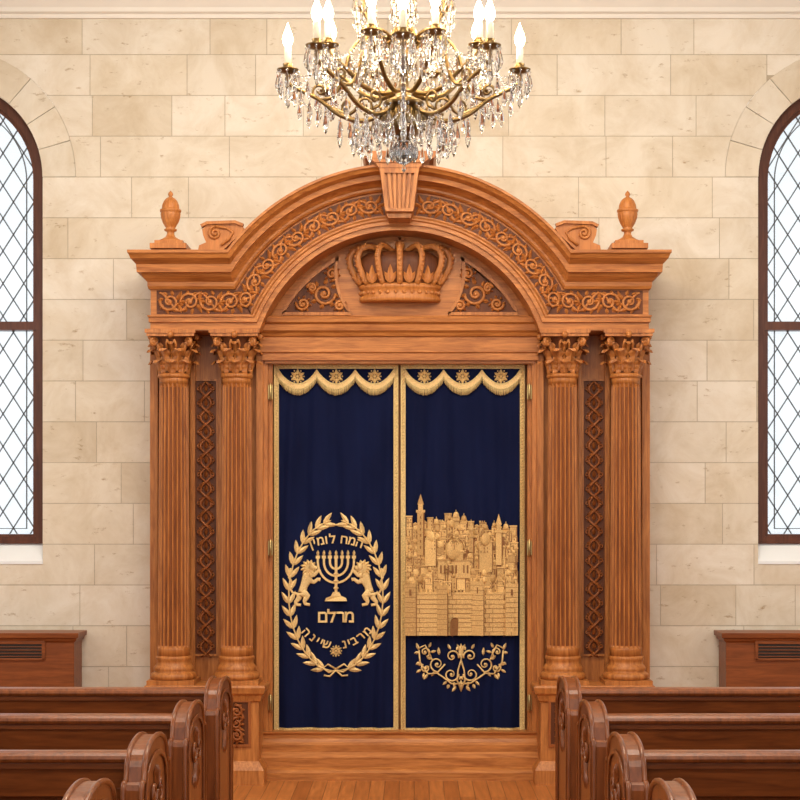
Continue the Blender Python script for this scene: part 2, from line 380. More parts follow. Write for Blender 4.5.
mb.add(vs,[(i*n+k,i*n+k+1,(i+1)*n+k+1,(i+1)*n+k) for i in range(len(rails)-1) for k in range(n-1)],0)
yt=-.04
s=sc(-.26)
poly=[((-150)*s,CAMZ+(520-335)*s)]+[(-155*s*math.cos(pi*t/40),CAMZ+(520-CY+155*math.sin(pi*t/40))*s) for t in range(4,37)]+[(150*s,CAMZ+(520-335)*s)]
mb.prism(poly,yt,yt+.06,0)
for sg in(-1,1):
    x0,x1=sorted((sg*1.455,sg*X(542,-.26)))
    mb.box(x0,x1,-.255,YW,Z(330,-.26)-.004,Z(330,-.26)+.004,0)
ent=mb.build('arched_entablature',[M_woodh],ark)
mb=MB()
zt=Z(330,-.26)
for sg in(-1,1):
    def xr(a,b): return sorted((sg*a,sg*b))
    x0,x1=xr(abs(X(150,0)),abs(X(262,0))); mb.box(x0,x1,.0,YW,0,zt,0)
    for a,b,y in((150,158,-.05),(190,195,-.03),(218,222,-.03),(251,257,-.03)):
        x0,x1=xr(abs(X(a,y)),abs(X(b,y))); mb.box(x0,x1,y,.02,.5,zt,0)
    for a,b,y in((256,263,-.07),(263,268,-.045),(268,272.5,-.015)):
        x0,x1=xr(abs(X(a,y)),abs(X(b,y))); mb.box(x0,x1,y,.10,.15,Z(345,0),0)
mb.box(X(262,0),X(538,0),.09,YW,0,Z(345,0),0)
mb.build('cabinet_body',[M_wood],ark,.003)
mb=MB(); y=-.09
mb.stack(X(260,y),X(540,y),y,.1,[(Z(363,y),-.03),(Z(360,y),-.03),(Z(360,y),-.01),(Z(353,y),-.01),(Z(352,y),.0),(Z(337,y),.0),(Z(336,y),.012),(Z(333,y),.02),(Z(331,y),.035),(Z(325,y),.04),(Z(323,y),.055),(Z(318,y),.06),(Z(317,y),.05)],0)
mb.build('lintel',[M_woodh],ark)
mb=MB(); y=-.05; zb=[(0,.10),(.045,.10),(.06,.085),(.075,.06),(.13,.06),(.145,.045),(.16,.03),(.20,.03),(.215,.015),(.235,.0),(Z(735,-.05),0),(Z(733,-.05),.01),(Z(731.5,-.05),.01)]
mb.stack(X(262,y),X(538,y),y,.1,zb,0,side=0)
mb.build('base_step',[M_woodh],ark)
ztop=Z(683,-.15)
mb=MB(); mo=MB(PX(-.30,-.285))
for sg in(-1,1):
    x0,x1=sorted((sg*abs(X(152,-.28)),sg*abs(X(259,-.28))))
    mb.stack(x0,x1,-.28,YW,[(0,.035),(.085,.035),(.10,.025),(.12,.012),(.135,0),(ztop-.10,0),(ztop-.09,.012),(ztop-.06,.02),(ztop-.045,.035),(ztop-.012,.042),(ztop,.035)],0)
    for pc in(174,237):
        c=pc if sg<0 else 800-pc
        mo.ring([(c-14,700),(c+14,700),(c+14,747),(c-14,747)],[(c-11.5,702.5),(c+11.5,702.5),(c+11.5,744.5),(c-11.5,744.5)],-1.2,2,0)
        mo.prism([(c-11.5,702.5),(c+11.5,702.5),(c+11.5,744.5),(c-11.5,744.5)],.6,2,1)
        vine(mo,lambda s_,t,c=c:(c+t,705+s_),37,9,12.5,0)
mb.build('pedestals',[M_wood],ark)
mo.build('pedestal_carving',[M_red,M_dark],ark)
# columns
def column(c,nm):
    mb=MB(PX(-.15))
    mb.lathe(c,0,[(14.3,377),(14.3,385)],48,0)
    mb.lathe(c,0,[(16,647),(16,649),(16.4,656)],48,0)
    NF=20; sub=[(0,0),(.13,0),(.26,.6),(.42,.93),(.565,1),(.71,.93),(.87,.6)]
    zs_=[384.5,388]+[388+(645-388)*i/12 for i in range(1,12)]+[645,648]
    vs=[];ns=NF*len(sub)
    for z in zs_:
        t=(z-384)/(648-384); R=14.3+1.7*t**.8; dm=0 if z in(384.5,648) else 2.3
        for f_ in range(NF):
            for (u,d) in sub:
                a=2*pi*(f_+u-.065)/NF+.08; rr=R-d*dm; vs.append((c+rr*math.cos(a),rr*math.sin(a),z))
    fa=[];fb=[]
    for i in range(len(zs_)-1):
        for k in range(ns):
            q=(i*ns+k,i*ns+(k+1)%ns,(i+1)*ns+(k+1)%ns,(i+1)*ns+k)
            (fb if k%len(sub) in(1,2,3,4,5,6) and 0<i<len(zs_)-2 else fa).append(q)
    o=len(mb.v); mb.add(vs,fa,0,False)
    for f_ in fb: mb.f.append([i+o for i in f_]); mb.m.append(2 if (f_[0]%ns)%len(sub) in(2,3,4,5) else 0); mb.s.append(False)  # groove faces take the painted shade tone
    mb.lathe(c,0,[(14,379),(15.6,378),(16.2,376.5),(15.6,375),(14,374)],32,0)
    mb.lathe(c,0,[(16,655),(17.5,656),(18,658),(16.8,660),(16.8,663),(18.5,665),(19.8,667),(19.8,669),(18.6,671),(20,671.5),(22.3,673),(23,675.5),(22.3,678),(20,679)],40,0)
    mb.box(c-23.5,c+23.5,-23.5,23.5,678.5,683.5,0)
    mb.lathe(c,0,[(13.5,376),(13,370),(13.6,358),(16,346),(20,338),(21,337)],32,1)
    for row,(zb_,H,out,n_,off,ww) in enumerate(((375,18,7.5,8,0,.34),(372,28,9.5,8,.5,.32),(362,24,8,8,0,.2))):
        for k in range(n_):
            th=2*pi*(k+off)/n_; vs=[];nt_=9
            for i in range(nt_):
                t=i/(nt_-1)
                if t<.8: r=14+out*(t**2.2)*1.1; zz=zb_-H*t
                else: r=14+out*1.0+(t-.8)*14; zz=zb_-H*.8+(t-.8)**1.3*34
                w_=ww*(.55+.5*math.sin(pi*min(1,t*1.02)))*(1.2 if i%2 else .72)
                if t>.95: w_*=.55
                for j,q in enumerate((-1,-.45,0,.45,1)):
                    a=th+w_*q; rr=r+(1.6 if j==2 else(.3 if j in(1,3) else -.9)); vs.append((c+rr*math.cos(a),rr*math.sin(a),zz))
            mb.add(vs,[(i*5+j,i*5+j+1,i*5+j+6,i*5+j+5) for i in range(nt_-1) for j in range(4)],0,False)
    for k in range(4):
        a=pi/4+k*pi/2; ca,sa=math.cos(a),math.sin(a)
        pts=[(c+ca*r,sa*r,z) for r,z in((15,357),(18,350),(22,343))]
        for (x,_,z) in spiral(24.5,344,5,1.5,-pi*.9,1,0,.15,16): pts.append((c+ca*x,sa*x,z))
        mb.tube(pts,[1.8]*len(pts),6,0)
        mb.ell((c+ca*24.5,sa*24.5,344),(2.2,2.2,2.2),0,8,5,0)
        b_=k*pi/2; mb.ell((c+math.cos(b_)*23,math.sin(b_)*23,337),(3.2,3,3.4),0,8,5,0)
        for sgn in(-1,1):
            aa=b_+sgn*.25; pts=[(c+math.cos(aa)*(17),math.sin(aa)*17,352),(c+math.cos(aa)*19,math.sin(aa)*19,346)]
            mb.tube(pts+[(c+math.cos(aa-sgn*.1)*21.5,math.sin(aa-sgn*.1)*21.5,342)],1.4,5,0)
    def ab(h,z0,z1):
        pts=[]
        for k in range(4):
            a=k*pi/2
            for t in(-1,-.9,-.5,0,.5,.9):
                d=h*(1-.12*(1-t*t)); x,y_=d,h*t
                pts.append((x*math.cos(a)-y_*math.sin(a),x*math.sin(a)+y_*math.cos(a)))
        n_=len(pts)
        mb.add([(c+x,y_,z0) for x,y_ in pts]+[(c+x,y_,z1) for x,y_ in pts],[list(range(n_)),list(range(2*n_-1,n_-1,-1))]+[(i,(i+1)%n_,(i+1)%n_+n_,i+n_) for i in range(n_)],0)
    ab(23.5,338.5,335.5); ab(25,335.5,331.6)
    mb.build(nm,[M_wood,M_dark,M_fluteshade],ark)
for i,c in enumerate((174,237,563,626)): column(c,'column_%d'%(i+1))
# carved strips: interlaced vine panels
mo=MB(PX(-.01,-.005))
for c in(206,594):
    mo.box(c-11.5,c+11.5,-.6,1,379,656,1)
    mo.ring([(c-12,379),(c+12,379),(c+12,656),(c-12,656)],[(c-10.5,381),(c+10.5,381),(c+10.5,654),(c-10.5,654)],-2.2,1,0)
    n_=19; u=272/n_
    for sg in(-1,1):
        mo.tube([(c+sg*5.5*math.sin(pi*(q/6)),-1.8-.8*math.cos(pi*q/3)*sg,382+u*q/6) for q in range(n_*6+1)],1.25,5,2)
    for k in range(n_):
        zc=382+u*(k+.5)
        for sg in(-1,1):
            mo.tube([(c+sg*(7.2)+sg*(x),-2,zc+z) for x,_,z in spiral(-.4,0,3.1,1.3,pi/2,1,0,.2,12)],.8,5,2)
            for q in(-.9,0,.9): mo.leaf(c+sg*3.2,zc-1,(-pi/2)+sg*(.75+q*.6),5.6,2.6,2.4,2,y=-.8)
            mo.leaf(c+sg*1.2,zc+u*.46,(pi/2)-sg*.8,6,2.8,2.4,2,y=-.8)
        mo.leaf(c,zc+3,-pi/2,8,4,3,2,y=-1); mo.ell((c,-2,zc+u*.5),(1.8,2,1.8),0,8,5,2)
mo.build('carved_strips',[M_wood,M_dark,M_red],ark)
# frieze carving
mo=MB(PX(-.255,-.25))
for sg in(-1,1):
    def P(s_,t,sg=sg):
        L1=84
        if s_<L1: x,y_=160+s_,302+t
        else:
            a=math.radians(155.3)-(s_-L1)/174.0; R=174-t*.82; x,y_=400+R*math.cos(a),CY-R*math.sin(a)
        return (x if sg<0 else 800-x, y_)
    arcL=174*math.radians(155.3-96.5)
    vine(mo,P,84+arcL,12.6,21.0,0,1.35)
mo.build('frieze_carving',[M_carve],ark)
mo=MB(PX(-.2515,-.2515))
for sg in(-1,1):
    o=[(157,290.5),(232,290.5)];i_=[(157,314),(252,314)]
    for t in range(0,31):
        a=math.radians(151.6)-(math.radians(151.6-95))*t/30; o.append((400+184.5*math.cos(a),CY-184.5*math.sin(a)))
        a=math.radians(156.5)-(math.radians(156.5-95))*t/30; i_.append((400+163.5*math.cos(a),CY-163.5*math.sin(a)))
    if sg>0: o=[(800-a,b) for a,b in o]; i_=[(800-a,b) for a,b in i_]
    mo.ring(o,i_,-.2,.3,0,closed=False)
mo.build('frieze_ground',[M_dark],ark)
# tympanum
mo=MB(PX(-.045,-.04))
def arc(cx,cz,R,a0,a1,n=30): return [(cx+R*math.cos(math.radians(a0+(a1-a0)*t/n)),cz-R*math.sin(math.radians(a0+(a1-a0)*t/n))) for t in range(n+1)]
mo.ring(arc(CX,CY,153,22,158,50),arc(CX,CY,146,23,157,50),-10,1,0,closed=False)
mo.ring(arc(CX,CY,146,24,156,50),arc(CX,CY,143,24,156,50),-5,1,0,closed=False)
for sg in(-1,1):
    pts=arc(CX,CY,134,151.5,117.5,14)+arc(400,272,64,166,221,14)
    if sg>0: pts=[(800-a,b) for a,b in pts]
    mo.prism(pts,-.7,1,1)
    mo.ribbon(pts,3.2,3.4,0,closed=True)
    mx=lambda x: x if sg<0 else 800-x
    for (x,z,r,a0,d) in((324,294,12,0,1),(303,304,7,pi,-1),(332,274,7,pi/2,-1),(340,306,6,0,-1),(312,288,5,pi,1)):
        sp=[(mx(a),-2,b) for a,_,b in spiral(x,z,r,1.6,a0,d,0,.15,22)]
        mo.tube(sp,1.6,5,2); mo.ell((mx(x),-2,z),(r*.25,2,r*.25),0,8,5,2)
        for k in range(8):
            an=k*2*pi/8; xx,zz=x+math.cos(an)*r*.8,z+math.sin(an)*r*.8
            lx=math.cos(an+.6)
            mo.leaf(mx(xx),zz,math.atan2(math.sin(an+.6),lx if sg<0 else -lx),r*.55,r*.38,3,2,y=-.8)
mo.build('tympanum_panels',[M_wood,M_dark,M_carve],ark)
mc=MB(PX(-.045,-.05,.45*sc(-.05)))
mc.lathe(400,0,[(38,303),(40,302),(41,300),(40,298),(38.5,297),(38.5,291),(40.5,290),(41.5,288),(40.5,286),(38,285)],60,0)
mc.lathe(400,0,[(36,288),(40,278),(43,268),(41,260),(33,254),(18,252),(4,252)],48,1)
for k in range(16):
    a=-pi*k/15; mc.ell((400+39*math.cos(a),39*math.sin(a),294),(2.6 if k%2 else 1.6,3,2),0,8,5,0)
for deg in(4,34,64,90,116,146,176):
    a=-math.radians(deg); ca,sa=math.cos(a),math.sin(a)
    pth=[(38,287),(44,278),(49,268),(50.5,259),(47,251.5),(39,248),(28,249),(16,252),(5,253)]
    pp=[]
    for i in range(len(pth)-1):
        for t in(0,.5): pp.append((pth[i][0]*(1-t)+pth[i+1][0]*t,pth[i][1]*(1-t)+pth[i+1][1]*t))
    pp.append(pth[-1])
    mc.tube([(400+r*ca,r*sa,z) for r,z in pp],[3.0]*9+[3.0-.12*k for k in range(len(pp)-9)],8,0)
    for i in range(1,len(pp)-2): 
        r,z=pp[i]; mc.ell((400+(r+2.6)*ca,(r+2.6)*sa,z-(1.5 if i>7 else 0)),(1.7,2.5,1.7),0,6,4,0)
for deg in(19,49,77,103,131,161):
    a=-math.radians(deg); ca,sa=math.cos(a),math.sin(a)
    for q,(l,w_) in {-.45:(13,5),0:(19,6),.45:(13,5)}.items():
        r=42; z=286; mc.leaf(400+r*ca,z,-pi/2+q,l,w_,3,0,y=r*sa-1)
mc.ell((400,-2,246),(5,8,5),0,12,8,0); mc.box(398.6,401.4,-6,2,236,243,0); mc.box(395.5,404.5,-6,2,238,240.6,0)
mc.build('carved_crown',[M_carve,M_dark],ark)
# keystone
mb=MB(PX(-.40,-.0,1))
def tb(w0,z0,w1,z1,yf,yb,mat=0): mb.add([(400-w0,yf,z0),(400+w0,yf,z0),(400+w0,yb,z0),(400-w0,yb,z0),(400-w1,yf,z1),(400+w1,yf,z1),(400+w1,yb,z1),(400-w1,yb,z1)],[(0,1,2,3),(4,7,6,5),(0,4,5,1),(1,5,6,2),(2,6,7,3),(3,7,4,0)],mat)
tb(11,219,13,214,-.44,-.03); tb(13.5,214,14,211,-.485,-.03); tb(11.5,211,16,176,-.455,-.03)
for q in(-1,1):
    mb.add([(400+q*12.5-1.8,-.48,211),(400+q*12.5+1.8,-.48,211),(400+q*17+-2,-.49,174),(400+q*17+2,-.49,174),(400+q*12.5-1.8,-.03,211),(400+q*12.5+1.8,-.03,211),(400+q*17-2,-.03,174),(400+q*17+2,-.03,174)],[(0,1,3,2),(0,2,6,4),(1,5,7,3),(4,6,7,5),(2,3,7,6),(0,4,5,1)],0)
for q in range(-2,3):
    x0_,x1_=400+q*3.8,400+q*5.2; mb.add([(x0_-1.3,-.468,211),(x0_+1.3,-.468,211),(x1_+1.6,-.474,176),(x1_-1.6,-.474,176),(x0_-1.7,-.452,211),(x0_+1.7,-.452,211),(x1_+2,-.452,176),(x1_-2,-.452,176)],[(0,1,2,3),(0,4,5,1),(1,5,6,2),(2,6,7,3),(3,7,4,0)],0)
tb(19,176,20,171,-.485,.1); tb(20,171,24,166,-.49,.1); tb(24,166,30,162,-.50,.1); tb(34,162,37,158,-.505,.1); tb(37,158,37,155,-.505,.1)
mb.build('keystone',[M_wood,M_carve],ark)
# finials and acroteria
for i,c in enumerate((171,628)):
    mb=MB(PX(-.30)); 
    mb.box(c-18,c+18,-18,18,246,251,0); mb.box(c-14,c+14,-14,14,242.5,246.2,0)
    gad=lambda a,z:1+(.08*abs(math.cos(a*6)) if (213<z<229 or 197<z<209) else 0)
    mb.lathe(c,0,[(13,243),(12,241),(8,239),(5,237),(3.6,234),(3.6,232),(6,231),(6.5,229.5),(4,228.5),(5,227),(7.2,223),(8.8,218),(9.4,214),(9.4,212.8),(10.6,212),(10.6,210),(9,209.4),(8.2,208.5),(7.8,205),(6.2,201),(4,198.5),(2.2,197.5),(1.6,196.5),(2.6,195),(2.2,193),(0,190.5)],72,0,True,gad)
    mb.build('finial_%d'%(i+1),[M_carve],ark)
    mb=MB(PX(-.30)); q=(lambda x:x) if i==0 else (lambda x:800-x)
    out=[(199,251),(200,246),(207,243),(204,236),(203,230),(207,226),(214,224),(233,223.5),(241,225),(245,229),(240,236),(232,243),(224,251)]
    mb.prism([(q(a),b) for a,b in out],-4,14,0)
    mb.ribbon([(q(a),b) for a,b in [(202,227),(208,224),(236,223),(244,226)]],3,7,0)
    mb.tube([(q(a),b,z) for a,b,z in spiral(216,234,7,1.7,-pi/2,-1,-5,.12,26)],1.5,6,0)
    mb.tube([(q(a),b,z) for a,b,z in [(216,-5,227),(228,-5,229),(234,-5,233),(230,-5,240),(222,-5,246)]],1.5,6,0)
    mb.build('acroterion_%d'%(i+1),[M_carve],ark)
mb=MB(PX(-.05,-.05))
for x in(270.5,529.5):
    for z in(392,548,703):
        mb.lathe(x,0,[(0,z-9),(1.4,z-8),(1.4,z+8),(0,z+9)],10,0); mb.box(x-2.2,x+2.2,0,2,z-7,z+7,0)
mb.build('hinges',[M_hinge],ark)
# ---------------------------------------------------------------- CURTAINS
YC=.035; SCu=sc(YC)
def fold(px,py):
    k=.45+.55*min(1,max(0,(py-380)/260)); u=px+4*math.sin(py*.010+px*.05)
    return -.014*k*math.sin(u*.20)-.006*k*math.sin(u*.47+1.3+py*.004)
def CU(df=1): 
    return lambda v: Vector(((v[0]-400)*SCu, YC-.004+fold(v[0],v[2])+v[1]*SCu*df, CAMZ+(520-v[2])*SCu))
panels=((274,398.3),(400.7,524.5))
cur=[]
for (a,b) in panels:
    mb=MB(lambda v: Vector(((v[0]-400)*SCu,YC+fold(v[0],v[2])+v[1],CAMZ+(520-v[2])*SCu)))
    nx,nz=110,60; vs=[(a+(b-a)*i/nx,0,364+(733-364)*j/nz) for j in range(nz+1) for i in range(nx+1)]
    nv=len(vs); vs+= [(x,.012,z) for x,_,z in vs]
    fs=[(j*(nx+1)+i,j*(nx+1)+i+1,(j+1)*(nx+1)+i+1,(j+1)*(nx+1)+i) for j in range(nz) for i in range(nx)]
    fs+=[tuple(nv+q for q in f) for f in fs]
    mb.add(vs,fs,0,True)
    cur.append(mb.build('ark_curtain',[M_velvet]))
def seg(p,q,n): return [(p[0]+(q[0]-p[0])*i/n,p[1]+(q[1]-p[1])*i/n) for i in range(n+1)]
def rosette(mb,cx,cz,r):
    for k in range(6):
        a=k*pi/3+pi/6
        mb.leaf(cx+math.cos(a)*r*.2,cz+math.sin(a)*r*.2,a,r*.95,r*.5,1.5)
        a+=pi/6; mb.leaf(cx+math.cos(a)*r*.3,cz+math.sin(a)*r*.3,a,r*.5,r*.25,1.1)
        mb.ell((cx+math.cos(a)*r*.95,-.8,cz+math.sin(a)*r*.95),(.8,.8,.8),0,6,4)
    mb.ell((cx,-1,cz),(r*.24,1.2,r*.24),0,8,5)
for pi_,(a,b) in enumerate(panels):
    mb=MB(CU())
    for (p,q,n) in(((a+2.4,365),(a+2.4,731),70),((b-2.4,365),(b-2.4,731),70),((a,366.5),(b,366.5),60),((a,730),(b,730),60)):
        mb.ribbon(seg(p,q,n),4.8,1.3,1)
        ln=seg(p,q,int(math.hypot(q[0]-p[0],q[1]-p[1])/3.2))
        for i in range(len(ln)-1):
            an=math.atan2(q[1]-p[1],q[0]-p[0]); mb.leaf(ln[i][0]-math.sin(an)*-1.4,ln[i][1]-math.cos(an)*1.4,an+.75,4.2,1.7,2.3,0)
    w=(b-a-9)/3
    line=[]
    for k in range(3):
        x0=a+4.5+w*k
        for i in range(12 if k<2 else 13):
            t=i/12; line.append((x0+w*t,373+14*math.sin(pi*t)**.8))
    mb.ribbon(line,4.5,2.4,0); mb.ribbon([(x,z-2.6) for x,z in line],1.4,3.2,1)
    for i in range(100):
        x=a+4.5+(b-a-9)*i/99; t=((x-a-4.5)/w)%1; z=373+14*math.sin(pi*t)**.8
        mb.tube([(x,-1.6,z+1),(x+random.uniform(-.2,.2),-2.2,z+8.5+random.uniform(-.4,.4))],[.7,.5],4,1)
    for k in range(3): rosette(mb,a+4.5+w*(k+.5),376.5,6.6)
    mb.build('gold_trim',[M_gold,M_goldp],cur[pi_])
def glyph(ch,size):
    cu=bpy.data.curves.new('t','FONT'); cu.body=ch; cu.size=size; cu.align_x='CENTER'; cu.extrude=.6; cu.offset=size*.018; cu.resolution_u=4
    ob=bpy.data.objects.new('t',cu); scene.collection.objects.link(ob); bpy.context.view_layer.update()
    dg=bpy.context.evaluated_depsgraph_get(); me=bpy.data.meshes.new_from_object(ob.evaluated_get(dg))
    vs=[tuple(v.co) for v in me.vertices]; fs=[tuple(p.vertices) for p in me.polygons]
    bpy.data.objects.remove(ob); bpy.data.curves.remove(cu); bpy.data.meshes.remove(me); return vs,fs
def put(mb,ch,x,z,size,ang=0):
    vs,fs=glyph(ch,size)
    if not vs: return
    xm=(min(v[0] for v in vs)+max(v[0] for v in vs))/2
    c,s_=math.cos(ang),math.sin(ang)
    mb.add([(x+(v[0]-xm)*c+v[1]*s_, -1-v[2]*.8, z+(v[0]-xm)*s_-v[1]*c) for v in vs],fs,0)
mb=MB(CU())
C0=336; 
def word(chars,uc,adv,fz,fa,size):
    wd=[adv*(.58 if c in 'וין' else 1) for c in chars]; tot=sum(wd); x=uc-tot/2
    for c,w_ in zip(chars,wd):
        u=x+w_/2; x+=w_; put(mb,c,C0+u,fz(u),size,fa(u))
word('המח'[::-1],15,7.3,lambda u:543+(u/24)**2*4.5,lambda u:u*.015,12.5)
word('לומין'[::-1],-13.2,7.1,lambda u:543+(u/24)**2*4.5,lambda u:u*.015,12.5)
word('מרלם'[::-1],0,8.8,lambda u:622,lambda u:0,17)
word('שיינה'[::-1],-21.5,7.2,lambda u:649-(u/36)**2*17,lambda u:-u*.026,12)
word('מרבינ'[::-1],21.5,7.0,lambda u:649-(u/36)**2*17,lambda u:-u*.026,12)
rosette(mb,C0,651,5.5)
for sg in(-1,1):
    st=[]; 
    for i in range(17):
        ph=math.radians(-86+ (160*i/16)); x=C0+sg*47*math.cos(ph); z=596-75*math.sin(ph); st.append((x,-.8,z))
        ph2=ph+.02; dx=sg*47*(math.cos(ph2)-math.cos(ph)); dz=-75*(math.sin(ph2)-math.sin(ph)); an=math.atan2(dz,dx)
        if i>0:
            for q in(-.5,.5): mb.leaf(x,z,an+q,14.5,4.6,1.1)
            mb.leaf(x,z,an,9,3,1.4)
    mb.tube(st,.8,5,0)
for sg in(-1,1):
    mb.tube([(C0,-1,669),(C0+sg*8,-1,664),(C0+sg*13,-1,668),(C0+sg*7,-1,672),(C0,-1,670)],1,5); mb.tube([(C0,-1,670),(C0+sg*6,-1,676),(C0+sg*12,-1,675)],1,5)
for r in(6,12,18):
    pts=[(C0+r*math.cos(pi*t/16),562+r*1.15*math.sin(pi*t/16)) for t in range(17)]; mb.ribbon([(pts[0][0],557)]+pts+[(pts[-1][0],557)],2.1,1.4)
mb.ribbon(seg((C0,556),(C0,594),8),2.6,1.7)
for k in range(-3,4):
    x=C0+k*6; mb.box(x-2,x+2,-1.6,0,555.5,558.5); mb.leaf(x,556,-pi/2,6,2.8,1.5)
for z in(574,581,588): mb.ell((C0,-1.5,z),(2.6,1.2,1.6),0,8,5)
mb.prism([(C0-3,592),(C0+3,592),(C0+5,596),(C0+10,598),(C0+11,601),(C0-11,601),(C0-10,598),(C0-5,596)],-1.7,0)
mb.build('wreath_menorah_lettering',[M_gold],cur[0])
ml=MB(CU(.2))
for sg in(-1,1):
    def L2(u,v,d=0): return (C0+sg*(43-u),-2-d,606-v)
    def T(ps,rs,d=0):
        pp=[];rr=[]
        for i in range(len(ps)-1):
            for t in(0,.33,.66): pp.append(L2(ps[i][0]*(1-t)+ps[i+1][0]*t,ps[i][1]*(1-t)+ps[i+1][1]*t,d)); rr.append(rs[i]*(1-t)+rs[i+1]*t)
        pp.append(L2(*ps[-1],d)); rr.append(rs[-1]); ml.tube(pp,rr,8,0)
    T([(9,13),(11,20),(14,27),(15,33)],[4.2,3.8,5.2,4.8])
    T([(9,14),(14,10),(11.5,5),(12,2),(17,1.2)],[4.6,3.3,2,1.6,1.5],3)
    T([(7,13),(6,8),(2.5,4),(3,1.5),(8,1)],[3.6,2.7,1.8,1.5,1.4])
    T([(16,31),(21,31),(25,35),(27,37)],[2.9,2,1.6,1.9],3); T([(15,26),(21,24),(25,27),(27.5,26.5)],[2.7,2,1.6,1.9])
    c=L2(16,38); 
    for k in range(12):
        a=k*2*pi/12; ml.leaf(c[0]+3*math.cos(a),c[2]+3*math.sin(a),a+.35*sg,6,3.2,8,y=-2)
    ml.ell(L2(16,37,2),(4.8,5,5.2),0,12,8); ml.ell(L2(19,39.5,7),(3.2,4,3.4),0,10,6); ml.ell(L2(22.4,38.2,7),(2.2,3,1.7),0,8,6)
    ml.ell(L2(17,43.3,6),(1.3,2,1.6),0,8,5)
    T([(5,12),(0,13),(-3,18),(-1,24),(-4,29),(-3,33)],[1.4,1.1,1.0,1.0,1.0,1.1]); ml.ell(L2(-2.5,35),(2.0,3,3.2),0,8,5)
ml.build('embroidered_lions',[M_gold],cur[0])
# city
mb=MB(CU())
random.seed(9)
xa,xb=405.5,517.5
def sky(x):
    t=(x-xa)/(xb-xa); return 519+3*math.sin(t*11)+16*max(0,t-.4)+ (4 if t>.9 else 0)
pts=[(x,sky(x)+8) for x in [xa+ (xb-xa)*i/24 for i in range(25)]]
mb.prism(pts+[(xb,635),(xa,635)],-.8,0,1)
def bldg(x,w,top,bot,d,kind):
    mb.box(x,x+w,-d,0,top,bot,0)
    if kind==1: mb.box(x+w*.1,x+w*.9,-d-.2,0,top-1.6,top,0); mb.ell((x+w/2,-d+.4,top-1.4),(w*.4,1.6,w*.5),0,12,6); mb.tube([(x+w/2,-d,top-w*.4-1),(x+w/2,-d,top-w*.4-4)],.45,4)
    elif kind==2: mb.prism([(x-.6,top),(x+w+.6,top),(x+w/2,top-w*.42)],-d-.4,0,0)
    elif kind==3:
        for k in range(int(w//2.2)): mb.box(x+k*2.2,x+k*2.2+1.2,-d-.2,0,top-1.6,top,0)
    else: mb.box(x-.5,x+w+.5,-d-.5,0,top-.6,top+.7,0)
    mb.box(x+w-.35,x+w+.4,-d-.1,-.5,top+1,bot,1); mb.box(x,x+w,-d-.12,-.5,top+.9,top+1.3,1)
    nx_=max(1,int(w//2.7)); 
    for i in range(nx_):
        for j in range(3):
            if random.random()<.75:
                xx=x+w*(i+.5)/nx_; zz=top+2.8+j*3.6
                if zz+2<bot: mb.box(xx-.42,xx+.42,-d-.2,-d+.5,zz-.2,zz+1.5,1)
for row in range(12):
    x=xa+random.uniform(0,2); d=1.2+row*.38
    while x<xb-3:
        w=random.uniform(4,8.5); w=min(w,xb-x)
        top=sky(x)+row*5.6+random.uniform(-4,3.5)
        if top<588: bldg(x,w,top,min(634,top+14),d+random.uniform(-.15,.15),random.choice((0,0,1,2,3,1,1)))
        x+=w+random.uniform(.5,1.0)
mb.box(438,470,-6.6,0,561,578,0); mb.box(437,471,-7,0,559.6,561.4,0); mb.box(445,463,-7,0,551,560.5,0); mb.box(444,464,-7.3,0,550,551.6,0); mb.ell((454,-6,550),(9,3.2,10.5),0,22,10); mb.tube([(454,-6,541),(454,-6,533)],.7,5); mb.ell((454,-6,537),(1.3,1.3,1.3),0,6,4)
for k in(-6,-3,0,3,6): mb.tube([(454+k*math.cos(t),-9.2+abs(k)*.24,550-10*math.sin(t)) for t in(.05,.5,1.0,1.4)],.3,4,1)
for sx in(-1,1): mb.tube([(454+sx*9.4,-6.2,551),(454+sx*9.8,-6.2,546),(454+sx*7.5,-6.2,541),(454+sx*3.5,-6.2,538.5)],.5,4,1)
for k in range(8): mb.box(440+k*3.8,441.5+k*3.8,-7,-5,565,573,1)
for k in range(6): mb.box(446.2+k*3,447.2+k*3,-7.3,-5,553.5,558.5,1)
def minaret(x,top,bot,w):
    mb.box(x-w/2,x+w/2,-5,0,top+14,bot,0); mb.box(x-w/2-1.2,x+w/2+1.2,-5.4,0,top+13,top+15.5,0); mb.box(x-w*.36,x+w*.36,-5,0,top+7,top+13,0)
    mb.prism([(x-w*.5,top+7.5),(x+w*.5,top+7.5),(x,top-3)],-5,0,0)
    mb.box(x+w/2-.6,x+w/2+.5,-5.1,-.5,top+16,bot,1)
    for z in range(int(top+19),int(bot)-3,6): mb.box(x-.5,x+.5,-5.2,-4.6,z,z+2.5,1)
minaret(420.5,497,555,6.5); minaret(498.5,517,565,6); minaret(471,522,552,4.5)
bldg(479,13,541,572,5.4,1); bldg(425,11,538,566,5.2,1)
mb.box(xa,xb,-6.2,0,592,635,0)
for x in [xa+3.6*k for k in range(31)]:
    if x+2<xb: mb.box(x,x+2.1,-6.2,0,589,592.2,0)
for (tx,tw,tt) in((404.8,11,583),(437,10,585),(470,13,581),(505,12.5,583)):
    mb.box(tx,tx+tw,-7.6,0,tt,635,0)
    if tx<500: mb.box(tx+tw,tx+tw+.8,-6.5,-6,tt+8,635,1)
    for k in range(int(tw//3)): mb.box(tx+k*3.1,tx+k*3.1+1.9,-7.6,0,tt-3,tt+.2,0)
    mb.box(tx+tw/2-1,tx+tw/2+1,-7.9,-7,tt+6,tt+12,1)
    for r in range(9):
        if tt+5+r*5<634: mb.box(tx,tx+tw,-7.7,-7,tt+4+r*5-.15,tt+4+r*5+.15,1)
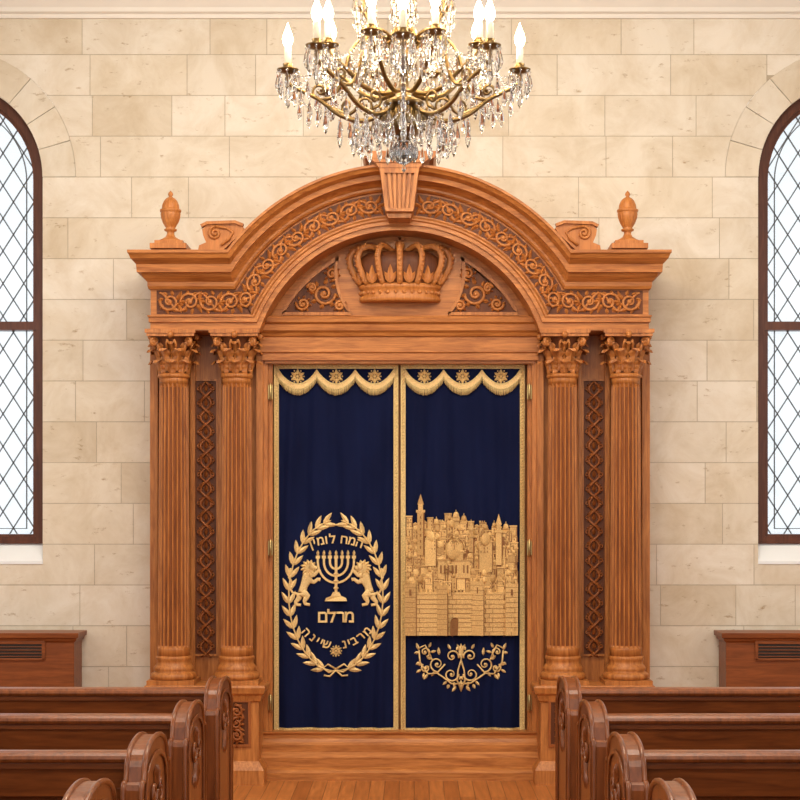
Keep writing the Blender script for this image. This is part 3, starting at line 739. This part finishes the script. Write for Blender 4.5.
for r in range(9):
    zz=594.5+r*4.6
    mb.box(xa,xb,-6.35,-6,zz-.18,zz+.18,1)
    for k in range(16):
        xx=xa+3+k*7.3+(3.6 if r%2 else 0)
        if xx<xb-1: mb.box(xx-.18,xx+.18,-6.35,-6,zz,zz+4.6,1)
mb.prism([(450,635),(450,622)]+[(455+5*math.cos(pi-pi*t/8),622-5*math.sin(pi*t/8)) for t in range(1,8)]+[(460,622),(460,635)],-6.8,-5.5,1)
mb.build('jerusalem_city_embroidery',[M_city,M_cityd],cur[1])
# floral scroll
mb=MB(CU()); c=461
for sg in(-1,1):
    m_=lambda x:c+sg*x
    def tb2(ps,r=.9):
        mb.tube([(m_(a),-1,b) for a,b in ps],r,5)
    tb2([(0,690),(4,680),(3,670),(0,660),(-0,650)])
    for (x,z,r,a0,d,t_) in((9,656,7,pi*.9,1,1.3),(10,674,8,pi,-1,1.4),(24,664,8,pi*.5,-1,1.4),(36,652,5.5,pi*.6,1,1.3),(35,668,5,-pi*.3,1,1.3)):
        sp=spiral(x,z,r,t_,a0,d,-1,.15,20); mb.tube([(m_(a),y_,b) for a,y_,b in sp],[1.0-.03*k for k in range(20)],5)
        mb.ell((m_(x),-1,z),(1.5,1,1.5),0,8,5)
        for k in range(3):
            an=a0+d*(k*.9+.3); xx,zz=x+r*math.cos(an),z+r*math.sin(an); lx=math.cos(an+.3*d)
            mb.leaf(m_(xx),zz,math.atan2(math.sin(an+.3*d),sg*lx),6,2.8,1.2)
    tb2([(0,684),(10,683),(18,677),(24,673)]); tb2([(16,664),(24,673),(33,674),(41,662),(42,650)]); tb2([(30,657),(36,645),(42,648)])
    for (x,z,a,l) in((42,650,-1.2,8),(42,652,.2,5),(0,652,-1.1,9),(33,674,.9,7),(22,655,-1.5,8),(5,686,.9,7),(41,662,.5,5),(12,684,1.2,5)):
        mb.leaf(m_(x),z,math.atan2(math.sin(a),sg*math.cos(a)),l,3.2,1.3)
mb.leaf(c,660,-pi/2,17,5,1.6); mb.leaf(c,680,pi/2,12,4.5,1.6)
mb.build('floral_scroll_embroidery',[M_gold],cur[1])
# ---------------------------------------------------------------- radiator covers
for sg in(-1,1):
    yf=.04; x0,x1=sorted((sg*abs(X(74,yf)),sg*3.6))
    zt_=Z(633,yf-.03)
    mb=MB(); mb.stack(x0,x1,yf,YW-.03,[(0,.02),(.12,.02),(.14,0),(zt_-.06,0),(zt_-.05,.012),(zt_-.035,.018),(zt_-.03,.03),(zt_-.004,.032),(zt_,.03)],0)
    gx0,gx1=sorted((sg*abs(X(42,yf)),sg*3.3))
    mb.box(gx0,gx1,yf-.006,yf+.01,Z(658,yf),Z(644,yf),1)
    for k in range(4):
        z0=Z(658,yf)+(Z(644,yf)-Z(658,yf))*(k+.4)/4.4; mb.box(gx0,gx1,yf-.012,yf,z0,z0+.005,0)
    w_=.02
    mb.box(gx0-w_,gx1+w_,yf-.012,yf,Z(644,yf),Z(642,yf)+.006,0); mb.box(gx0-w_,gx1+w_,yf-.012,yf,Z(660.5,yf),Z(658,yf),0)
    mb.box(gx0-w_,gx0,yf-.012,yf,Z(660,yf),Z(643,yf),0); mb.box(gx1,gx1+w_,yf-.012,yf,Z(660,yf),Z(643,yf),0)
    mb.build('radiator_cover',[M_cab,M_grille],None,.003)
# ---------------------------------------------------------------- pews
def pew(sg,yfar):
    D=.5; yr=yfar-D; xa_=.68; xb_=3.7
    mb=MB()
    out=[(0,0),(0,.785),(.006,.80),(.02,.805),(.04,.802)]+[(.25-.20*math.cos(pi*t/16),.820+.085*math.sin(pi*t/16)**.8) for t in range(1,16)]+[(.46,.802),(.48,.805),(.494,.80),(.5,.785),(.5,.0)]
    for xs in((xa_,xa_+.05),(xb_,xb_+.05)):
        vs=[(sg*xs[0],yr+u,z) for u,z in out]+[(sg*xs[1],yr+u,z) for u,z in out]; n_=len(out)
        mb.add(vs,[list(range(n_)),list(range(2*n_-1,n_-1,-1))]+[(i,(i+1)%n_,(i+1)%n_+n_,i+n_) for i in range(n_)],1)
    xm=xa_
    for off in(.0,.05): mb.tube([(sg*(xm+off),yr+u,z) for u,z in out],.008,8,1)
    mb.xf=lambda v: Vector((sg*(xm-.001)+sg*v[1],yr+v[0],v[2]))
    inn=[(.06,.10),(.06,.74)]+[(.25-.18*math.cos(pi*t/12),.775+.08*math.sin(pi*t/12)) for t in range(13)]+[(.44,.74),(.44,.10)]
    mb.ribbon(inn,.015,.006,1,closed=True)
    mb.tube(spiral(.195,.745,.045,1.6,0,-1,-.004,.15,20),.006,6,1); mb.tube(spiral(.305,.745,.045,1.6,pi,1,-.004,.15,20),.006,6,1)
    for a in(-.6,-.3,0,.3,.6): mb.leaf(.25,.755,pi/2+a,.07,.022,.010,1,y=0)
    for q in(-.7,-.35,0,.35,.7): mb.leaf(.25,.72,-pi/2+q,.12,.034,.010,1,y=0)
    mb.xf=None
    x0,x1=sorted((sg*(xa_+.045),sg*xb_))
    dz=-.022
    def sl(y0,y1,z0,z1,th0=0): mb.exx([(yr+y0,z0),(yr+y0+th0,z0),(yr+y1+th0,z1),(yr+y1,z1)],x0,x1,0)
    sl(.16,.10,.12,.86+dz,.03)
    sl(.092,.085,.775+dz,.86+dz,.05); sl(.15,.142,.14,.24,.05)
    nst=4
    for k in range(nst+1):
        xs=x0+(x1-x0)*k/nst; a,b=max(x0,xs-.04),min(x1,xs+.04)
        mb.exx([(yr+.145,.2),(yr+.18,.2),(yr+.14,.8+dz),(yr+.088,.8+dz)],a,b,0)
    cp=[(yr+.11+.045*math.cos(2*pi*t/14),.885+dz+.02*math.sin(2*pi*t/14)) for t in range(14)]
    mb.exx(cp,x0,x1,1)
    mb.exx([(yr+.078,.855+dz),(yr+.142,.855+dz),(yr+.142,.872+dz),(yr+.078,.872+dz)],x0,x1,0)
    mb.exx([(yr+.15,.42),(yr+.47,.435),(yr+.485,.445),(yr+.47,.46),(yr+.15,.445)],x0,x1,0)
    mb.exx([(yr+.43,.30),(yr+.45,.30),(yr+.45,.436),(yr+.43,.436)],x0,x1,0)
    mb.build('wooden_pew',[M_pew,M_pewe],None,.004)
for k in range(4):
    for sg in(-1,1): pew(sg,-2.92-.86*k)
# ---------------------------------------------------------------- chandelier
YCh=-3.1; SCh=sc(YCh); CXp=410; ch=empty('crystal_chandelier',(X(CXp,YCh),YCh,CEIL))
inv=Matrix.Translation(-Vector(ch.location))
mb=MB(PX(YCh)); mg=MB(PX(YCh)); mw=MB(PX(YCh)); mf=MB(PX(YCh))
mb.lathe(CXp,0,[(0,143),(4,142),(7,139),(13,136),(18,131),(20,124),(19.5,117),(16,112),(14,109),(18,107),(21,104),(18,101),(11,99),(7,94),(5,86),(4.5,74),(7,69),(10,64),(12,57),(10,49),(6,44),(4.5,34),(4.5,22),(8,16),(12,8),(13,0),(9,-8),(5,-14),(4.5,-50),(9,-58),(11,-66),(6,-76),(3,-90),(3,-110),(0,-112)],32,0)
for k in range(16):
    a=2*pi*k/16; mb.ell((CXp+19*math.cos(a),19*math.sin(a),119),(2.2,2.2,8),0,6,5)
pyc=520-(CEIL-CAMZ)/SCh
z=-108; k=0
while z>pyc+14:
    pts=[((CXp+3.2*math.cos(2*pi*t/12)) if k%2 else CXp, 0 if k%2 else 3.2*math.cos(2*pi*t/12), z-5+6*math.sin(2*pi*t/12)) for t in range(12)]
    mb.tube(pts,1,5,0,closed=True); z-=9; k+=1
mb.lathe(CXp,0,[(3,z+8),(4,pyc+12),(12,pyc+8),(18,pyc+3),(20,pyc)],24,0)
def drop(x,y,z,l,r,bead=True):
    if bead: mg.lathe(x,y,[(.2,z),(r*.55,z+r*.5),(.2,z+r*1.1)],6,0,False); z+=r*1.1
    mg.lathe(x,y,[(.2,z),(r*.5,z+l*.2),(r,z+l*.62),(r*.6,z+l*.86),(.1,z+l)],6,0,False)
def smooth(pts,n=6):
    out=[]
    P=[pts[0]]+list(pts)+[pts[-1]]
    for i in range(1,len(P)-2):
        for k in range(n):
            t=k/n; out.append(tuple(.5*((2*P[i][j])+(-P[i-1][j]+P[i+1][j])*t+(2*P[i-1][j]-5*P[i][j]+4*P[i+1][j]-P[i+2][j])*t*t+(-P[i-1][j]+3*P[i][j]-3*P[i+1][j]+P[i+2][j])*t**3) for j in range(len(pts[0]))))
    out.append(tuple(pts[-1])); return out
lights=[]
def tier(n,off,path,R,zc):
    for k in range(n):
        a=off+2*pi*k/n; ca,sa=math.cos(a),math.sin(a)
        pts=[(CXp+r*ca,r*sa,z) for r,z in smooth(path)]
        mb.tube(pts,[2.8-.9*i/len(pts) for i in range(len(pts))],7,0)
        x,y=CXp+R*ca,R*sa
        mb.lathe(x,y,[(1.5,zc+7),(3,zc+4),(2,zc+2),(6,zc+1),(10.5,zc-1.5),(11,zc-2.5),(9,zc-2),(4,zc-.5),(4.4,zc-4),(5,zc-8),(4.4,zc-8),(3,zc-6)],18,0)
        mw.lathe(x,y,[(3.5,zc-3),(3.5,zc-24),(2.4,zc-25)],14,0)
        mf.lathe(x,y,[(1.8,zc-24),(4.4,zc-28),(5.4,zc-33),(4.2,zc-38),(2.0,zc-43.5),(.2,zc-49)],12,0)
        lights.append((x,y,zc-36))
        for j in range(8):
            b=j*2*pi/8; drop(x+10*math.cos(b),y+10*math.sin(b),zc-1,18+6*(j%2),2.9)
        drop(x,y,zc+7,26,3.4)
path=[(10,100),(22,114),(42,121),(64,115),(84,100),(102,91),(114,84),(116,76)]
tier(8,pi/2,path,116,72)
# intermediate tier of shorter arms
tier(4,pi/4+pi/8,[(10,92),(24,96),(44,90),(60,76),(74,66),(80,60)],80,56)
tier(4,pi/4-pi/8,[(10,92),(24,96),(44,90),(60,76),(74,66),(80,60)],80,56)
for k in range(8):
    a=pi/2+2*pi*k/8; ca,sa=math.cos(a),math.sin(a)
    pts=[(CXp+r*ca,r*sa,z) for r,z in smooth([(6,62),(20,40),(40,38),(54,54),(60,76),(70,96),(84,100)])]
    mb.tube(pts,1.8,6,0)
    sp=[(CXp+(84+x)*ca,(84+x)*sa,91+z_) for x,_,z_ in spiral(0,0,9,1.2,pi/2,-1,0,.2,14)]; mb.tube(sp,1.5,5,0)
    sp=[(CXp+(40+x)*ca,(40+x)*sa,105+z_) for x,_,z_ in spiral(0,0,10,1.3,pi/2,1,0,.2,14)]; mb.tube(sp,1.5,5,0)
    for r,z_,l in((24,116,24),(36,122,28),(50,124,30),(64,119,26),(78,107,24),(94,97,20),(54,56,18),(40,40,18),(26,40,18),(62,80,18)):
        drop(CXp+r*ca,r*sa,z_,l,3.1)
    A=Vector((CXp+116*ca,116*sa,74)); a3=a+pi/4; B=Vector((CXp+116*math.cos(a3),116*math.sin(a3),74)); 
    C_=Vector((CXp+54*ca,54*sa,50)); D_=Vector((CXp+54*math.cos(a3),54*math.sin(a3),50)); E_=Vector((CXp+50*ca,50*sa,118)); F_=Vector((CXp+50*math.cos(a3),50*math.sin(a3),118))
    for (P0,P1,sag) in((A,B,22),(Vector((CXp+12*ca,12*sa,56)),A,26),(C_,D_,16),(C_,A,12),(E_,F_,15)):
        for i in range(1,17):
            t=i/17; p_=P0.lerp(P1,t); p_.z+=sag*4*t*(1-t); mg.ell((p_.x,p_.y,p_.z),(1.4,1.4,1.4),0,6,4)
            if i%4==0 and sag in(22,16,15): drop(p_.x,p_.y,p_.z+1.4,18,2.8)
for n_,r,z_,l in((14,21,106,22),(12,12,138,20),(8,7,143,16),(12,12,58,18),(10,12,4,18),(12,30,112,22)):
    for k in range(n_):
        b=k*2*pi/n_; drop(CXp+r*math.cos(b),r*math.sin(b),z_,l,2.8)
mg.ell((CXp,0,152),(12.5,12.5,12.5),0,14,10); drop(CXp,0,162,8,2.2)
tier(6,pi/6,[(8,30),(16,40),(30,40),(40,28),(45,16),(45,8)],45,4)
for nm,b_,mt in(('brass_frame',mb,M_brass),('crystals',mg,M_crys),('candle_sleeves',mw,M_wax),('flame_bulbs',mf,M_flame)):
    o=b_.build(nm,[mt],ch); o.matrix_parent_inverse=inv
pf=PX(YCh)
for i,(x,y,z_) in enumerate(lights):
    l=bpy.data.lights.new('candle_light_%d'%i,'POINT'); l.energy=2.6; l.color=(1,.74,.44); l.shadow_soft_size=.03
    o=bpy.data.objects.new('candle_light_%d'%i,l); scene.collection.objects.link(o); p_=pf((x,y,z_)); p_.z+=.10; o.location=p_; o.parent=ch; o.matrix_parent_inverse=inv
# ---------------------------------------------------------------- lights
def area(nm,loc,rot,sx,sy,e,col):
    l=bpy.data.lights.new(nm,'AREA'); l.shape='RECTANGLE'; l.size=sx; l.size_y=sy; l.energy=e; l.color=col
    o=bpy.data.objects.new(nm,l); scene.collection.objects.link(o); o.location=loc; o.rotation_euler=rot; return o
area('added_overhead_key',(0,-2.8,4.88),(math.radians(10),0,0),4.2,.9,125,(1,.91,.77))  # added area lamp for downlight on the ark, no fixture behind it
area('added_rear_fill',(0,-7.5,4.7),(math.radians(52),0,0),3,1.0,105,(1,.93,.81))  # added fill from the rear, aimed at the ark
for sg in(-1,1): area('added_side_fill',(sg*3.9,-4,3.0),(0,sg*math.radians(75),0),2.2,2.5,55,(.97,.98,1))  # added side lamps inside the room, no windows in these walls
w=bpy.data.worlds.new('overcast_sky'); scene.world=w; w.use_nodes=True
bg=w.node_tree.nodes['Background']; bg.inputs[0].default_value=(.95,.975,1,1); bg.inputs[1].default_value=1.22
# ---------------------------------------------------------------- camera
cam=bpy.data.cameras.new('camera'); co=bpy.data.objects.new('camera',cam); scene.collection.objects.link(co)
co.location=(13*.006,CAMY,CAMZ); co.rotation_euler=(pi/2,0,0); cam.lens=72; cam.sensor_width=36; cam.shift_x=-13/800; cam.shift_y=.15
cam.clip_end=100
scene.camera=co
scene.view_settings.view_transform='Standard'
